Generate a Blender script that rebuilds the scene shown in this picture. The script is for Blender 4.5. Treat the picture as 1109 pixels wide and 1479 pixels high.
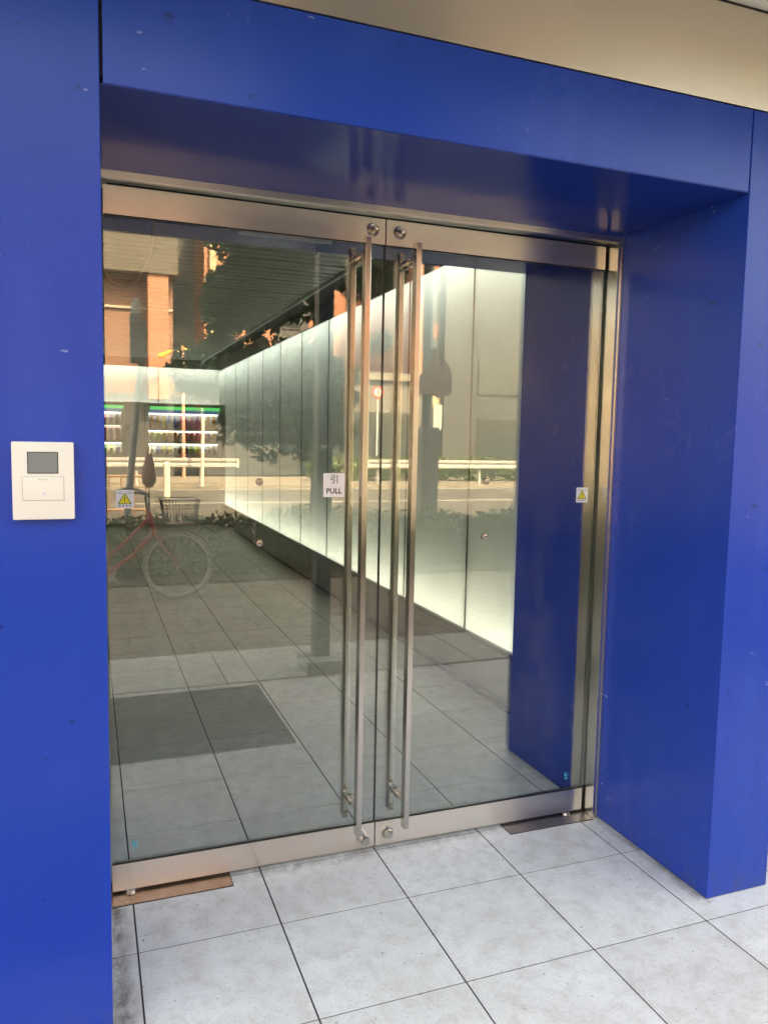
import bpy, bmesh, math, random
import numpy as np
from mathutils import Vector, Matrix
random.seed(7)
rng = np.random.default_rng(7)
for o in list(bpy.data.objects):
    bpy.data.objects.remove(o)
S = bpy.context.scene
COL = S.collection
R = math.radians

# ------------------------------------------------------------------ camera, sky, sun, exposure
cam_d = bpy.data.cameras.new('camera')
cam = bpy.data.objects.new('camera', cam_d)
COL.objects.link(cam)
_y, _p, _r = 0.3638, -0.0939, 0.0191
_f = Vector((math.sin(_y) * math.cos(_p), math.cos(_y) * math.cos(_p), math.sin(_p)))
_rt0 = Vector((math.cos(_y), -math.sin(_y), 0))
_up0 = _rt0.cross(_f)
_rt = math.cos(_r) * _rt0 + math.sin(_r) * _up0
_up = -math.sin(_r) * _rt0 + math.cos(_r) * _up0
cam.matrix_world = Matrix(((_rt.x, _up.x, -_f.x, -1.0206), (_rt.y, _up.y, -_f.y, -2.6467),
                           (_rt.z, _up.z, -_f.z, 1.5944), (0, 0, 0, 1)))
cam_d.sensor_fit = 'VERTICAL'
cam_d.sensor_height = 36.0
cam_d.lens = 1123.5 / 1479 * 36
cam_d.clip_start = 0.02
cam_d.clip_end = 2000
S.camera = cam

SUN_EL, SUN_AZ = 50.0, 20.0            # azimuth measured from +Y towards +X; the sun stands behind the building
world = bpy.data.worlds.new('World')
S.world = world
world.use_nodes = True
wn = world.node_tree.nodes
wl = world.node_tree.links
bg = wn['Background']
sky = wn.new('ShaderNodeTexSky')
sky.sky_type = 'NISHITA'
sky.sun_disc = False
sky.sun_elevation = R(SUN_EL)
sky.sun_rotation = R(SUN_AZ)
sky.air_density = 1.0
sky.dust_density = 4.0
sky.ozone_density = 1.0
wl.new(sky.outputs[0], bg.inputs[0])
bg.inputs[1].default_value = 0.15

sun_d = bpy.data.lights.new('sun', 'SUN')
sun_d.energy = 2.0
sun_d.angle = R(0.5)
sun_d.color = (1.0, 0.93, 0.82)
sun = bpy.data.objects.new('sun', sun_d)
COL.objects.link(sun)
sdir = Vector((math.sin(R(SUN_AZ)) * math.cos(R(SUN_EL)), math.cos(R(SUN_AZ)) * math.cos(R(SUN_EL)), math.sin(R(SUN_EL))))
sun.rotation_euler = sdir.to_track_quat('Z', 'Y').to_euler()

S.view_settings.view_transform = 'Standard'
S.view_settings.look = 'None'
S.view_settings.exposure = 3.62
S.view_settings.gamma = 1
S.view_settings.use_white_balance = True          # the phone balanced for the shade under the canopy
S.view_settings.white_balance_temperature = 11000
S.view_settings.white_balance_tint = 9
S.view_settings.use_curve_mapping = False
S.render.engine = 'CYCLES'
cy = S.cycles
cy.use_denoising = True
cy.max_bounces = 12
cy.diffuse_bounces = 6
cy.glossy_bounces = 6
cy.transparent_max_bounces = 24
cy.sample_clamp_indirect = 8
cy.blur_glossy = 0.3
cy.caustics_refractive = False

# ------------------------------------------------------------------ materials
def pmat(name, col, rough=0.5, metal=0.0, spec=0.5, emit=None, estr=0.0):
    m = bpy.data.materials.new(name)
    m.use_nodes = True
    b = m.node_tree.nodes['Principled BSDF']
    b.inputs['Base Color'].default_value = (*col, 1)
    b.inputs['Roughness'].default_value = rough
    b.inputs['Metallic'].default_value = metal
    b.inputs['Specular IOR Level'].default_value = spec
    if emit:
        b.inputs['Emission Color'].default_value = (*emit, 1)
        b.inputs['Emission Strength'].default_value = estr
    return m

def nd(m, t, **kw):
    n = m.node_tree.nodes.new(t)
    for k, v in kw.items():
        setattr(n, k, v)
    return n

def lk(m, a, b):
    m.node_tree.links.new(a, b)

def bsdf(m):
    return m.node_tree.nodes['Principled BSDF']

def pos(m, sx=1, sy=1, sz=1):
    g = nd(m, 'ShaderNodeNewGeometry')
    mp = nd(m, 'ShaderNodeMapping')
    mp.inputs['Scale'].default_value = (sx, sy, sz)
    lk(m, g.outputs['Position'], mp.inputs['Vector'])
    return mp.outputs[0]

def noise(m, vec, scale, detail=4, rough=0.55):
    n = nd(m, 'ShaderNodeTexNoise')
    n.inputs['Scale'].default_value = scale
    n.inputs['Detail'].default_value = detail
    n.inputs['Roughness'].default_value = rough
    lk(m, vec, n.inputs['Vector'])
    return n.outputs['Fac']

def ramp(m, fac, stops):
    r = nd(m, 'ShaderNodeValToRGB')
    el = r.color_ramp.elements
    while len(el) < len(stops):
        el.new(0.5)
    for e, (p, c) in zip(el, stops):
        e.position = p
        e.color = (*c, 1) if len(c) == 3 else c
    lk(m, fac, r.inputs[0])
    return r.outputs[0]

def mixc(m, fac, a, b, blend='MIX'):
    x = nd(m, 'ShaderNodeMix', data_type='RGBA', blend_type=blend)
    for sock, v in ((x.inputs['Factor'], fac), (x.inputs['A'], a), (x.inputs['B'], b)):
        if hasattr(v, 'is_linked'):
            lk(m, v, sock)
        elif isinstance(v, (int, float)):
            sock.default_value = v
        else:
            sock.default_value = (*v, 1)
    # RGBA sockets share names with the float ones: pick the colour pair
    return x

def mix(m, fac, a, b, blend='MIX'):
    x = nd(m, 'ShaderNodeMix', data_type='RGBA', blend_type=blend)
    socks = [s for s in x.inputs if s.type == 'RGBA']
    fs = [s for s in x.inputs if s.type == 'VALUE'][0]
    for sock, v in ((fs, fac), (socks[0], a), (socks[1], b)):
        if hasattr(v, 'is_linked'):
            lk(m, v, sock)
        elif isinstance(v, (int, float)):
            sock.default_value = v
        else:
            sock.default_value = (*v, 1)
    return [s for s in x.outputs if s.type == 'RGBA'][0]

def fmath(m, op, a, b=None, clamp=False):
    x = nd(m, 'ShaderNodeMath', operation=op, use_clamp=clamp)
    for i, v in enumerate((a, b)):
        if v is None:
            continue
        if hasattr(v, 'is_linked'):
            lk(m, v, x.inputs[i])
        else:
            x.inputs[i].default_value = v
    return x.outputs[0]

def mrange(m, v, a, b, c, d):
    x = nd(m, 'ShaderNodeMapRange')
    lk(m, v, x.inputs[0])
    for i, q in enumerate((a, b, c, d)):
        x.inputs[i + 1].default_value = q
    return x.outputs[0]

def bump(m, h, strength, dist=0.002):
    b = nd(m, 'ShaderNodeBump')
    b.inputs['Strength'].default_value = strength
    b.inputs['Distance'].default_value = dist
    lk(m, h, b.inputs['Height'])
    lk(m, b.outputs[0], bsdf(m).inputs['Normal'])

def blue_mat():
    m = pmat('blue_paint', (0.004, 0.040, 0.30), 0.24, spec=0.22)
    P = pos(m)
    runs = noise(m, pos(m, 7, 7, 0.7), 1.3, 3, 0.5)
    blot = noise(m, P, 1.1, 3)
    patch = noise(m, pos(m, 1, 1, 0.8), 2.6, 4, 0.6)
    c = mix(m, mrange(m, blot, 0.35, 0.7, 0, 0.5), (0.0035, 0.039, 0.31), (0.005, 0.044, 0.275))
    # pale water runs, only here and there
    c = mix(m, fmath(m, 'MULTIPLY', mrange(m, runs, 0.50, 0.85, 0, 0.55), mrange(m, patch, 0.38, 0.72, 0, 1)), c, (0.024, 0.085, 0.40))
    # short scratches and chips
    chip = noise(m, pos(m, 22, 22, 60), 1.0, 2)
    sel = noise(m, P, 3.1, 2)
    msk = fmath(m, 'MULTIPLY', mrange(m, chip, 0.72, 0.735, 0, 1), mrange(m, sel, 0.55, 0.6, 0, 1))
    c = mix(m, fmath(m, 'MULTIPLY', msk, 0.35), c, (0.42, 0.47, 0.7))
    dark = noise(m, pos(m, 1, 1, 1.4), 17, 3)
    c = mix(m, mrange(m, dark, 0.70, 0.74, 0, 0.6), c, (0.006, 0.016, 0.09))
    # splash dirt close to the pavement
    sx = nd(m, 'ShaderNodeSeparateXYZ')
    lk(m, P, sx.inputs[0])
    spl = fmath(m, 'MULTIPLY', mrange(m, sx.outputs['Z'], 0.0, 0.16, 1, 0), mrange(m, noise(m, pos(m, 1, 1, 0.6), 24, 5, 0.7), 0.42, 0.66, 0, 0.5))
    c = mix(m, spl, c, (0.05, 0.055, 0.10))
    lk(m, c, bsdf(m).inputs['Base Color'])
    lk(m, mrange(m, patch, 0.3, 0.7, 0.20, 0.30), bsdf(m).inputs['Roughness'])
    bump(m, noise(m, P, 1.7, 2), 0.12, 0.006)
    return m

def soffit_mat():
    m = pmat('blue_soffit_shaded', (0.003, 0.032, 0.24), 0.17, spec=0.22)  # panel blue darkened for undersides, their shade put into the colour
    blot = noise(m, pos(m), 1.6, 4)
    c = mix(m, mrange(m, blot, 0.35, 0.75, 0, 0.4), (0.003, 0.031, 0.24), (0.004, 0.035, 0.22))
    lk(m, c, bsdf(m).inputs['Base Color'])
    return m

def steel_mat(name, axis, col=(0.70, 0.66, 0.61), rough=0.31, aniso=0.9):
    m = pmat(name, col, rough, 1.0)
    sc = {'x': (3, 500, 500), 'z': (500, 500, 3)}[axis]
    g = noise(m, pos(m, *sc), 1.0, 3, 0.7)
    smear = noise(m, pos(m), 6, 3)
    c = mix(m, mrange(m, smear, 0.35, 0.8, 0, 0.22), col, tuple(q * 0.8 for q in col))
    c = mix(m, mrange(m, g, 0.3, 0.7, 0, 0.2), c, tuple(q * 0.82 for q in col))
    lk(m, c, bsdf(m).inputs['Base Color'])
    lk(m, mrange(m, smear, 0.3, 0.8, rough - 0.03, rough + 0.04), bsdf(m).inputs['Roughness'])
    bsdf(m).inputs['Anisotropic'].default_value = aniso
    geo = nd(m, 'ShaderNodeNewGeometry')
    # the brushed grain runs along the piece, so highlights stretch across it
    cr = nd(m, 'ShaderNodeVectorMath', operation='CROSS_PRODUCT')
    lk(m, geo.outputs['Normal'], cr.inputs[0])
    cr.inputs[1].default_value = (1, 0, 0) if axis == 'x' else (0, 0, 1)
    lk(m, cr.outputs[0], bsdf(m).inputs['Tangent'])
    return m

def glass_mat(name='clear_glass', tint=(0.955, 0.972, 0.955), f0=0.105):
    m = bpy.data.materials.new(name)
    m.use_nodes = True
    nt = m.node_tree
    nt.nodes.remove(nt.nodes['Principled BSDF'])
    out = nt.nodes['Material Output']
    lw = nd(m, 'ShaderNodeLayerWeight')
    lw.inputs['Blend'].default_value = 0.5
    p5 = fmath(m, 'POWER', lw.outputs['Facing'], 5.0)
    f = fmath(m, 'ADD', fmath(m, 'MULTIPLY', p5, 1 - f0), f0)
    # a film of dust and wiped smears
    dirt = mrange(m, noise(m, pos(m, 3, 3, 1.2), 2.2, 6, 0.7), 0.5, 0.8, 0.0, 0.05)
    tr = nd(m, 'ShaderNodeBsdfTransparent')
    tr.inputs[0].default_value = (*tint, 1)
    gl = nd(m, 'ShaderNodeBsdfGlossy')
    gl.inputs['Roughness'].default_value = 0.0
    gl.inputs[0].default_value = (1.0, 0.97, 0.92, 1)
    df = nd(m, 'ShaderNodeBsdfDiffuse')
    df.inputs[0].default_value = (0.5, 0.5, 0.47, 1)
    a = nd(m, 'ShaderNodeMixShader')
    lk(m, f, a.inputs[0]); lk(m, tr.outputs[0], a.inputs[1]); lk(m, gl.outputs[0], a.inputs[2])
    b = nd(m, 'ShaderNodeMixShader')
    lk(m, dirt, b.inputs[0]); lk(m, a.outputs[0], b.inputs[1]); lk(m, df.outputs[0], b.inputs[2])
    lk(m, b.outputs[0], out.inputs[0])
    return m

def frosted_mat(name, col, gloss=0.05):
    m = bpy.data.materials.new(name)
    m.use_nodes = True
    nt = m.node_tree
    nt.nodes.remove(nt.nodes['Principled BSDF'])
    out = nt.nodes['Material Output']
    oi = nd(m, 'ShaderNodeObjectInfo')
    c = mix(m, oi.outputs['Random'], col, (col[0] * 0.88, col[1] * 0.93, col[2] * 0.93))
    t = nd(m, 'ShaderNodeBsdfTranslucent')
    d = nd(m, 'ShaderNodeBsdfDiffuse')
    lk(m, c, t.inputs[0])
    d.inputs[0].default_value = (0.42, 0.45, 0.43, 1)
    g = nd(m, 'ShaderNodeBsdfGlossy')
    g.inputs['Roughness'].default_value = 0.12
    a = nd(m, 'ShaderNodeMixShader'); a.inputs[0].default_value = 0.4
    lk(m, t.outputs[0], a.inputs[1]); lk(m, d.outputs[0], a.inputs[2])
    b = nd(m, 'ShaderNodeMixShader'); b.inputs[0].default_value = gloss
    lk(m, a.outputs[0], b.inputs[1]); lk(m, g.outputs[0], b.inputs[2])
    lk(m, b.outputs[0], out.inputs[0])
    return m

def emit_mat(name, col, s):
    m = bpy.data.materials.new(name)
    m.use_nodes = True
    nt = m.node_tree
    nt.nodes.remove(nt.nodes['Principled BSDF'])
    e = nd(m, 'ShaderNodeEmission')
    e.inputs[0].default_value = (*col, 1)
    e.inputs[1].default_value = s
    lk(m, e.outputs[0], nt.nodes['Material Output'].inputs[0])
    return m

def tile_mat():
    m = pmat('stone_tile', (0.5, 0.48, 0.45), 0.42)
    oi = nd(m, 'ShaderNodeObjectInfo')
    P = pos(m)
    cloud = noise(m, P, 3.2, 8, 0.68)
    mott = noise(m, P, 14, 8, 0.72)
    fine = noise(m, P, 120, 4, 0.6)
    c = ramp(m, cloud, [(0.30, (0.61, 0.585, 0.55)), (0.52, (0.71, 0.69, 0.66)), (0.75, (0.78, 0.765, 0.735))])
    c = mix(m, mrange(m, mott, 0.46, 0.66, 0, 0.75), c, (0.54, 0.505, 0.465))
    c = mix(m, mrange(m, fine, 0.54, 0.70, 0, 0.38), c, (0.25, 0.24, 0.225))
    # scuffs
    sc = noise(m, pos(m, 3, 9, 1), 6, 6, 0.8)
    c = mix(m, mrange(m, sc, 0.62, 0.70, 0, 0.45), c, (0.24, 0.23, 0.22))
    # dark specks
    sp = noise(m, P, 45, 2)
    c = mix(m, mrange(m, sp, 0.71, 0.74, 0, 0.75), c, (0.12, 0.11, 0.10))
    # trodden-in grime along the wall bases and the threshold
    g = nd(m, 'ShaderNodeNewGeometry')
    sx = nd(m, 'ShaderNodeSeparateXYZ')
    lk(m, g.outputs['Position'], sx.inputs[0])
    gn = noise(m, pos(m, 1, 0.5, 1), 20, 5, 0.7)
    gn2 = noise(m, P, 7, 4, 0.6)
    wob = fmath(m, 'MULTIPLY', fmath(m, 'SUBTRACT', gn2, 0.5), 0.08)
    def band(axis, at, w):
        d = fmath(m, 'ABSOLUTE', fmath(m, 'ADD', fmath(m, 'SUBTRACT', sx.outputs[axis], at), wob))
        return fmath(m, 'MULTIPLY', mrange(m, d, 0.0, w, 1, 0), mrange(m, gn, 0.35, 0.6, 0, 1))
    outd = fmath(m, 'LESS_THAN', sx.outputs['Y'], 0.1)
    gr_ = fmath(m, 'MAXIMUM', fmath(m, 'MULTIPLY', band('X', -0.955, 0.05), 1.3), fmath(m, 'MAXIMUM', fmath(m, 'MULTIPLY', band('X', 0.985, 0.035), fmath(m, 'GREATER_THAN', sx.outputs['Y'], -0.65)), fmath(m, 'MULTIPLY', band('Y', 0.055, 0.05), 0.8)))
    c = mix(m, fmath(m, 'MULTIPLY', fmath(m, 'MULTIPLY', gr_, outd), 0.75, True), c, (0.16, 0.13, 0.10))
    c = mix(m, 1.0, c, ramp(m, oi.outputs['Random'], [(0, (0.91, 0.90, 0.89)), (1, (1, 1, 1))]), 'MULTIPLY')
    lk(m, c, bsdf(m).inputs['Base Color'])
    lk(m, mrange(m, mott, 0.3, 0.7, 0.30, 0.52), bsdf(m).inputs['Roughness'])
    bump(m, fmath(m, 'ADD', mott, fmath(m, 'MULTIPLY', fine, 0.3)), 0.12, 0.0015)
    return m

def rough_mat(name, a, b, scale=6, rough=0.85, bstr=0.3, metal=0.0):
    m = pmat(name, a, rough, metal)
    n1 = noise(m, pos(m), scale, 6, 0.65)
    c = ramp(m, n1, [(0.3, a), (0.7, b)])
    lk(m, c, bsdf(m).inputs['Base Color'])
    bump(m, noise(m, pos(m), scale * 12, 3), bstr, 0.003)
    return m

def leaf_mat(name, a, b):
    m = pmat(name, a, 0.5)
    gi = nd(m, 'ShaderNodeNewGeometry')
    c = ramp(m, gi.outputs['Random Per Island'], [(0, a), (1, b)])
    lk(m, c, bsdf(m).inputs['Base Color'])
    return m

M = dict(
    blue=blue_mat(),
    steelx=steel_mat('brushed_steel_rail', 'x'),
    steelz=steel_mat('brushed_steel_upright', 'z', rough=0.24, aniso=0.6),
    handle=steel_mat('handle_steel', 'z', (0.50, 0.46, 0.42), rough=0.20, aniso=0.5),
    fascia=steel_mat('brushed_steel_fascia', 'x', (0.56, 0.52, 0.46), 0.33),
    chrome=pmat('turned_steel', (0.46, 0.43, 0.40), 0.27, 1.0),
    platecopper=rough_mat('rusty_plate_steel', (0.34, 0.19, 0.12), (0.50, 0.33, 0.24), 14, 0.36, 0.1, 1.0),
    darksteel=rough_mat('worn_plate_steel', (0.30, 0.26, 0.23), (0.44, 0.38, 0.34), 9, 0.38, 0.1, 1.0),
    glass=glass_mat(),
    edge=pmat('glass_edge', (0.02, 0.05, 0.04), 0.15),
    black=pmat('black_rubber', (0.012, 0.012, 0.012), 0.7),
    darkgap=pmat('dark_joint', (0.02, 0.019, 0.018), 0.9),
    tile=tile_mat(),
    grout=rough_mat('grout', (0.022, 0.02, 0.018), (0.05, 0.045, 0.04), 30),
    white=rough_mat('white_soffit_paint', (0.72, 0.69, 0.62), (0.78, 0.75, 0.69), 2, 0.6, 0.05),
    plastic=pmat('ivory_plastic', (0.62, 0.58, 0.53), 0.42),
    lcd=pmat('grey_display', (0.13, 0.15, 0.155), 0.2),
    print=pmat('print_black', (0.03, 0.028, 0.026), 0.6),
    paper=pmat('sticker_white', (0.72, 0.66, 0.65), 0.4),
    paper2=pmat('sticker_pale', (0.6, 0.6, 0.62), 0.4),
    yellow=pmat('sticker_yellow', (0.62, 0.52, 0.03), 0.4),
    teal=pmat('sticker_teal', (0.01, 0.34, 0.45), 0.4),
    frost=frosted_mat('frosted_glass', (0.86, 0.86, 0.85)),
    frostw=frosted_mat('opal_glass', (0.86, 0.85, 0.82)),
    tube=emit_mat('cool_tube', (0.60, 0.77, 1.0), 1.9),
    tubew=emit_mat('warm_tube', (0.67, 0.80, 0.93), 1.7),
    lampwhite=emit_mat('vending_light', (0.72, 0.86, 1.0), 1.6),
    lampgreen=emit_mat('vending_header_light', (0.03, 0.62, 0.22), 0.11),
    lampblue=emit_mat('vending_band_light', (0.05, 0.16, 0.45), 0.07),
    cavity=pmat('white_cavity', (0.75, 0.77, 0.75), 0.7),
    mullion=pmat('dark_mullion', (0.06, 0.062, 0.058), 0.5),
    skirt=rough_mat('polished_skirting', (0.24, 0.235, 0.21), (0.31, 0.30, 0.27), 3, 0.16, 0.02),
    sill=rough_mat('dark_sill', (0.05, 0.05, 0.046), (0.09, 0.09, 0.08), 8, 0.4, 0.05),
    slat=rough_mat('ceiling_slat_paint', (0.24, 0.24, 0.215), (0.28, 0.28, 0.25), 3, 0.5, 0.05),
    void=pmat('dark_void', (0.03, 0.03, 0.026), 0.8),
    grey=rough_mat('grey_panel', (0.34, 0.33, 0.31), (0.38, 0.37, 0.35), 2, 0.5, 0.05),
    greywall=rough_mat('grey_render', (0.32, 0.31, 0.30), (0.42, 0.41, 0.39), 3, 0.8, 0.2),
    mat=rough_mat('mat_pile', (0.055, 0.054, 0.05), (0.10, 0.098, 0.09), 60, 0.95, 0.6),
    kerb=rough_mat('kerb_concrete', (0.44, 0.42, 0.37), (0.56, 0.53, 0.47), 5),
    farpave=rough_mat('far_pavement_concrete', (0.20, 0.18, 0.147), (0.27, 0.24, 0.20), 2),
    paver=rough_mat('brown_paver', (0.20, 0.16, 0.125), (0.30, 0.25, 0.20), 5),
    rust=pmat('rusty_drain', (0.20, 0.09, 0.06), 0.7),
    asphalt=rough_mat('asphalt', (0.07, 0.067, 0.06), (0.11, 0.104, 0.092), 0.8, 0.9, 0.5),
    paint=pmat('road_paint', (0.45, 0.44, 0.42), 0.7),
    salmon=rough_mat('salmon_tile', (0.40, 0.175, 0.11), (0.46, 0.215, 0.14), 0.7, 0.6, 0.05),
    salmon_shaded=rough_mat('shaded_salmon_tile', (0.22, 0.12, 0.09), (0.27, 0.15, 0.115), 0.7, 0.6, 0.05),  # salmon tile darkened: the block's unlit face is put into the colour
    cream=rough_mat('cream_render', (0.46, 0.38, 0.25), (0.52, 0.44, 0.30), 0.8),
    slate=rough_mat('slate_cladding', (0.055, 0.06, 0.065), (0.085, 0.09, 0.095), 0.8, 0.5, 0.05),
    concrete=rough_mat('grey_concrete', (0.15, 0.147, 0.135), (0.20, 0.195, 0.18), 0.6),
    beige=rough_mat('beige_stone', (0.46, 0.42, 0.36), (0.54, 0.5, 0.43), 0.7),
    window=pmat('window_glass', (0.04, 0.05, 0.055), 0.06, 0, 0.8),
    alu=pmat('grey_aluminium', (0.42, 0.43, 0.43), 0.45, 0.3),
    galv=pmat('white_guard_rail', (0.42, 0.415, 0.41), 0.45),
    polegrey=rough_mat('grey_pole_paint', (0.56, 0.60, 0.59), (0.64, 0.68, 0.67), 4, 0.5, 0.05),
    polewhite=pmat('pole_white', (0.74, 0.70, 0.60), 0.5),
    polepink=pmat('pole_salmon', (0.55, 0.27, 0.20), 0.5),
    lampyel=pmat('lamp_yellow', (0.75, 0.45, 0.02), 0.4),
    bark=rough_mat('bark', (0.055, 0.045, 0.035), (0.11, 0.09, 0.07), 12),
    leafd=leaf_mat('leaf_dark', (0.05, 0.095, 0.035), (0.12, 0.18, 0.07)),
    leafl=leaf_mat('leaf_light', (0.05, 0.10, 0.025), (0.13, 0.17, 0.05)),
    brown=rough_mat('brown_grey_cladding', (0.09, 0.08, 0.07), (0.12, 0.108, 0.094), 0.7, 0.6, 0.05),
    display=pmat('display_back_grey', (0.30, 0.31, 0.34), 0.5),
    blues=soffit_mat(),
    red=pmat('red_frame_paint', (0.62, 0.07, 0.07), 0.3),
    tyre=pmat('tyre_rubber', (0.34, 0.33, 0.32), 0.75),
    rim=pmat('rim_aluminium', (0.8, 0.8, 0.78), 0.4, 0.1),
    wire=pmat('basket_wire', (0.18, 0.18, 0.18), 0.4, 0.7),
    cloth=pmat('umbrella_cloth', (0.55, 0.34, 0.29), 0.8),
    redsign=pmat('sign_red', (0.5, 0.04, 0.03), 0.4),
    bluesign=pmat('sign_blue', (0.03, 0.06, 0.35), 0.4),
    railbrown=pmat('brown_railing', (0.30, 0.17, 0.11), 0.5),
)
BOT = [pmat('bottle_' + n, c, 0.25, 0, 0.6) for n, c in (
    ('amber', (0.45, 0.22, 0.04)), ('yellow', (0.62, 0.5, 0.08)), ('pink', (0.6, 0.2, 0.33)), ('blue', (0.12, 0.18, 0.5)),
    ('red', (0.5, 0.05, 0.06)), ('green', (0.2, 0.42, 0.08)), ('violet', (0.25, 0.12, 0.4)), ('white', (0.7, 0.68, 0.66)),
    ('orange', (0.62, 0.26, 0.07)), ('black', (0.05, 0.04, 0.04)), ('lime', (0.42, 0.55, 0.1)))]

# ------------------------------------------------------------------ helpers
class MB:
    def __init__(s):
        s.b = bmesh.new()

    def _mi(s, geom, mi):
        fs = set()
        for v in geom:
            fs.update(v.link_faces)
        for f in fs:
            f.material_index = mi

    def box(s, x0, x1, y0, y1, z0, z1, bev=0.0, mi=0):
        r = bmesh.ops.create_cube(s.b, size=1)['verts']
        for v in r:
            v.co = Vector(((x0 + x1) / 2 + v.co.x * (x1 - x0), (y0 + y1) / 2 + v.co.y * (y1 - y0), (z0 + z1) / 2 + v.co.z * (z1 - z0)))
        s._mi(r, mi)
        if bev:
            es = list({e for v in r for e in v.link_edges})
            bmesh.ops.bevel(s.b, geom=es, offset=bev, segments=2, profile=0.7, affect='EDGES')
        return s

    def cyl(s, p, q, r0, r1=None, n=16, mi=0, cap=True):
        p, q = Vector(p), Vector(q)
        d = q - p
        r = bmesh.ops.create_cone(s.b, cap_ends=cap, segments=n, radius1=r0, radius2=r0 if r1 is None else r1, depth=d.length)['verts']
        mat = Matrix.Translation((p + q) / 2) @ d.to_track_quat('Z', 'Y').to_matrix().to_4x4()
        bmesh.ops.transform(s.b, matrix=mat, verts=r)
        s._mi(r, mi)
        return s

    def tube(s, pts, rad, n=8, closed=False, mi=0):
        pts = [Vector(p) for p in pts]
        rings = []
        N = len(pts)
        up = Vector((0, 0, 1))
        for i, p in enumerate(pts):
            a = pts[i - 1] if (i or closed) else p
            c = pts[(i + 1) % N] if (i < N - 1 or closed) else p
            t = (c - a).normalized()
            u = t.cross(up)
            if u.length < 1e-3:
                u = t.cross(Vector((1, 0, 0)))
            u.normalize()
            w = t.cross(u)
            rr = float(rad[i] if isinstance(rad, (list, tuple)) else rad)
            rings.append([s.b.verts.new(p + rr * (math.cos(2 * math.pi * k / n) * u + math.sin(2 * math.pi * k / n) * w)) for k in range(n)])
        for i in range(N if closed else N - 1):
            a, c = rings[i], rings[(i + 1) % N]
            for k in range(n):
                f = s.b.faces.new((a[k], a[(k + 1) % n], c[(k + 1) % n], c[k]))
                f.material_index = mi
        if not closed:
            s.b.faces.new(rings[0][::-1]).material_index = mi
            s.b.faces.new(rings[-1]).material_index = mi
        return s

    def torus(s, c, axis, R_, r, n=40, k=8, mi=0):
        c = Vector(c)
        q = Vector(axis).normalized().to_track_quat('Z', 'Y')
        pts = [c + q @ Vector((R_ * math.cos(2 * math.pi * i / n), R_ * math.sin(2 * math.pi * i / n), 0)) for i in range(n)]
        return s.tube(pts, r, k, True, mi)

    def lathe(s, prof, base, axis, n=24, mi=0):
        q = Vector(axis).normalized().to_track_quat('Z', 'Y')
        base = Vector(base)
        rings = []
        for (r, h) in prof:
            rings.append([s.b.verts.new(base + q @ Vector((r * math.cos(2 * math.pi * k / n), r * math.sin(2 * math.pi * k / n), h))) for k in range(n)])
        for a, c in zip(rings, rings[1:]):
            for k in range(n):
                s.b.faces.new((a[k], a[(k + 1) % n], c[(k + 1) % n], c[k])).material_index = mi
        s.b.faces.new(rings[0][::-1]).material_index = mi
        s.b.faces.new(rings[-1]).material_index = mi
        return s

    def prism(s, poly, y0, y1, mi=0):
        """polygon in x,z extruded along y"""
        a = [s.b.verts.new((x, y0, z)) for x, z in poly]
        c = [s.b.verts.new((x, y1, z)) for x, z in poly]
        s.b.faces.new(a).material_index = mi
        s.b.faces.new(c[::-1]).material_index = mi
        n = len(poly)
        for i in range(n):
            s.b.faces.new((a[i], c[i], c[(i + 1) % n], a[(i + 1) % n])).material_index = mi
        return s

    def mesh(s, name, mats, smooth=False):
        bmesh.ops.recalc_face_normals(s.b, faces=s.b.faces)
        me = bpy.data.meshes.new(name)
        s.b.to_mesh(me)
        s.b.free()
        for m in (mats if isinstance(mats, (list, tuple)) else [mats]):
            me.materials.append(m)
        if smooth:
            for p in me.polygons:
                p.use_smooth = True
            try:
                me.set_sharp_from_angle(angle=R(35))
            except Exception:
                pass
        return me

    def obj(s, name, mats, parent=None, smooth=False):
        return link(name, s.mesh(name, mats, smooth), parent)

def link(name, me, parent=None):
    o = bpy.data.objects.new(name, me)
    COL.objects.link(o)
    if parent:
        o.parent = parent
    return o

def tag(o, label=None, cat=None, group=None, kind=None):
    if label: o['label'] = label
    if cat: o['category'] = cat
    if group: o['group'] = group
    if kind: o['kind'] = kind
    return o

def empty(name, label, cat, loc=(0, 0, 0), group=None):
    """an Empty at the thing's base; parts are written in world space and carried over by the inverse"""
    o = bpy.data.objects.new(name, None)
    o.empty_display_size = 0.1
    COL.objects.link(o)
    o.location = loc
    tag(o, label, cat, group)
    return o

def part(mb, name, mats, parent, smooth=False, label=None):
    o = mb.obj(name, mats, parent, smooth)
    root = parent
    while root.parent:
        root = root.parent
    if parent.parent is None and parent.type == 'EMPTY':
        o.matrix_parent_inverse = Matrix.Translation(-Vector(parent.location))
    if label:
        o['label'] = label
    return o

def text_mesh(body, size, name, mat, parent, x, y, z, depth=0.0004, bold=0.0):
    c = bpy.data.curves.new(name, 'FONT')
    c.body = body
    c.size = size
    c.extrude = depth
    c.offset = bold
    c.align_x = 'CENTER'
    c.align_y = 'CENTER'
    t = bpy.data.objects.new('tmp', c)
    COL.objects.link(t)
    dg = bpy.context.evaluated_depsgraph_get()
    dg.update()
    me = bpy.data.meshes.new_from_object(t.evaluated_get(dg))
    bpy.data.objects.remove(t)
    bpy.data.curves.remove(c)
    rot = Matrix.Translation((x, y, z)) @ Matrix.Rotation(R(90), 4, 'X')
    me.transform(rot)
    me.materials.clear()
    me.materials.append(mat)
    me.name = name
    o = link(name, me, parent)
    if parent.parent is not None or parent.type != 'EMPTY':
        pass
    return o

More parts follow.
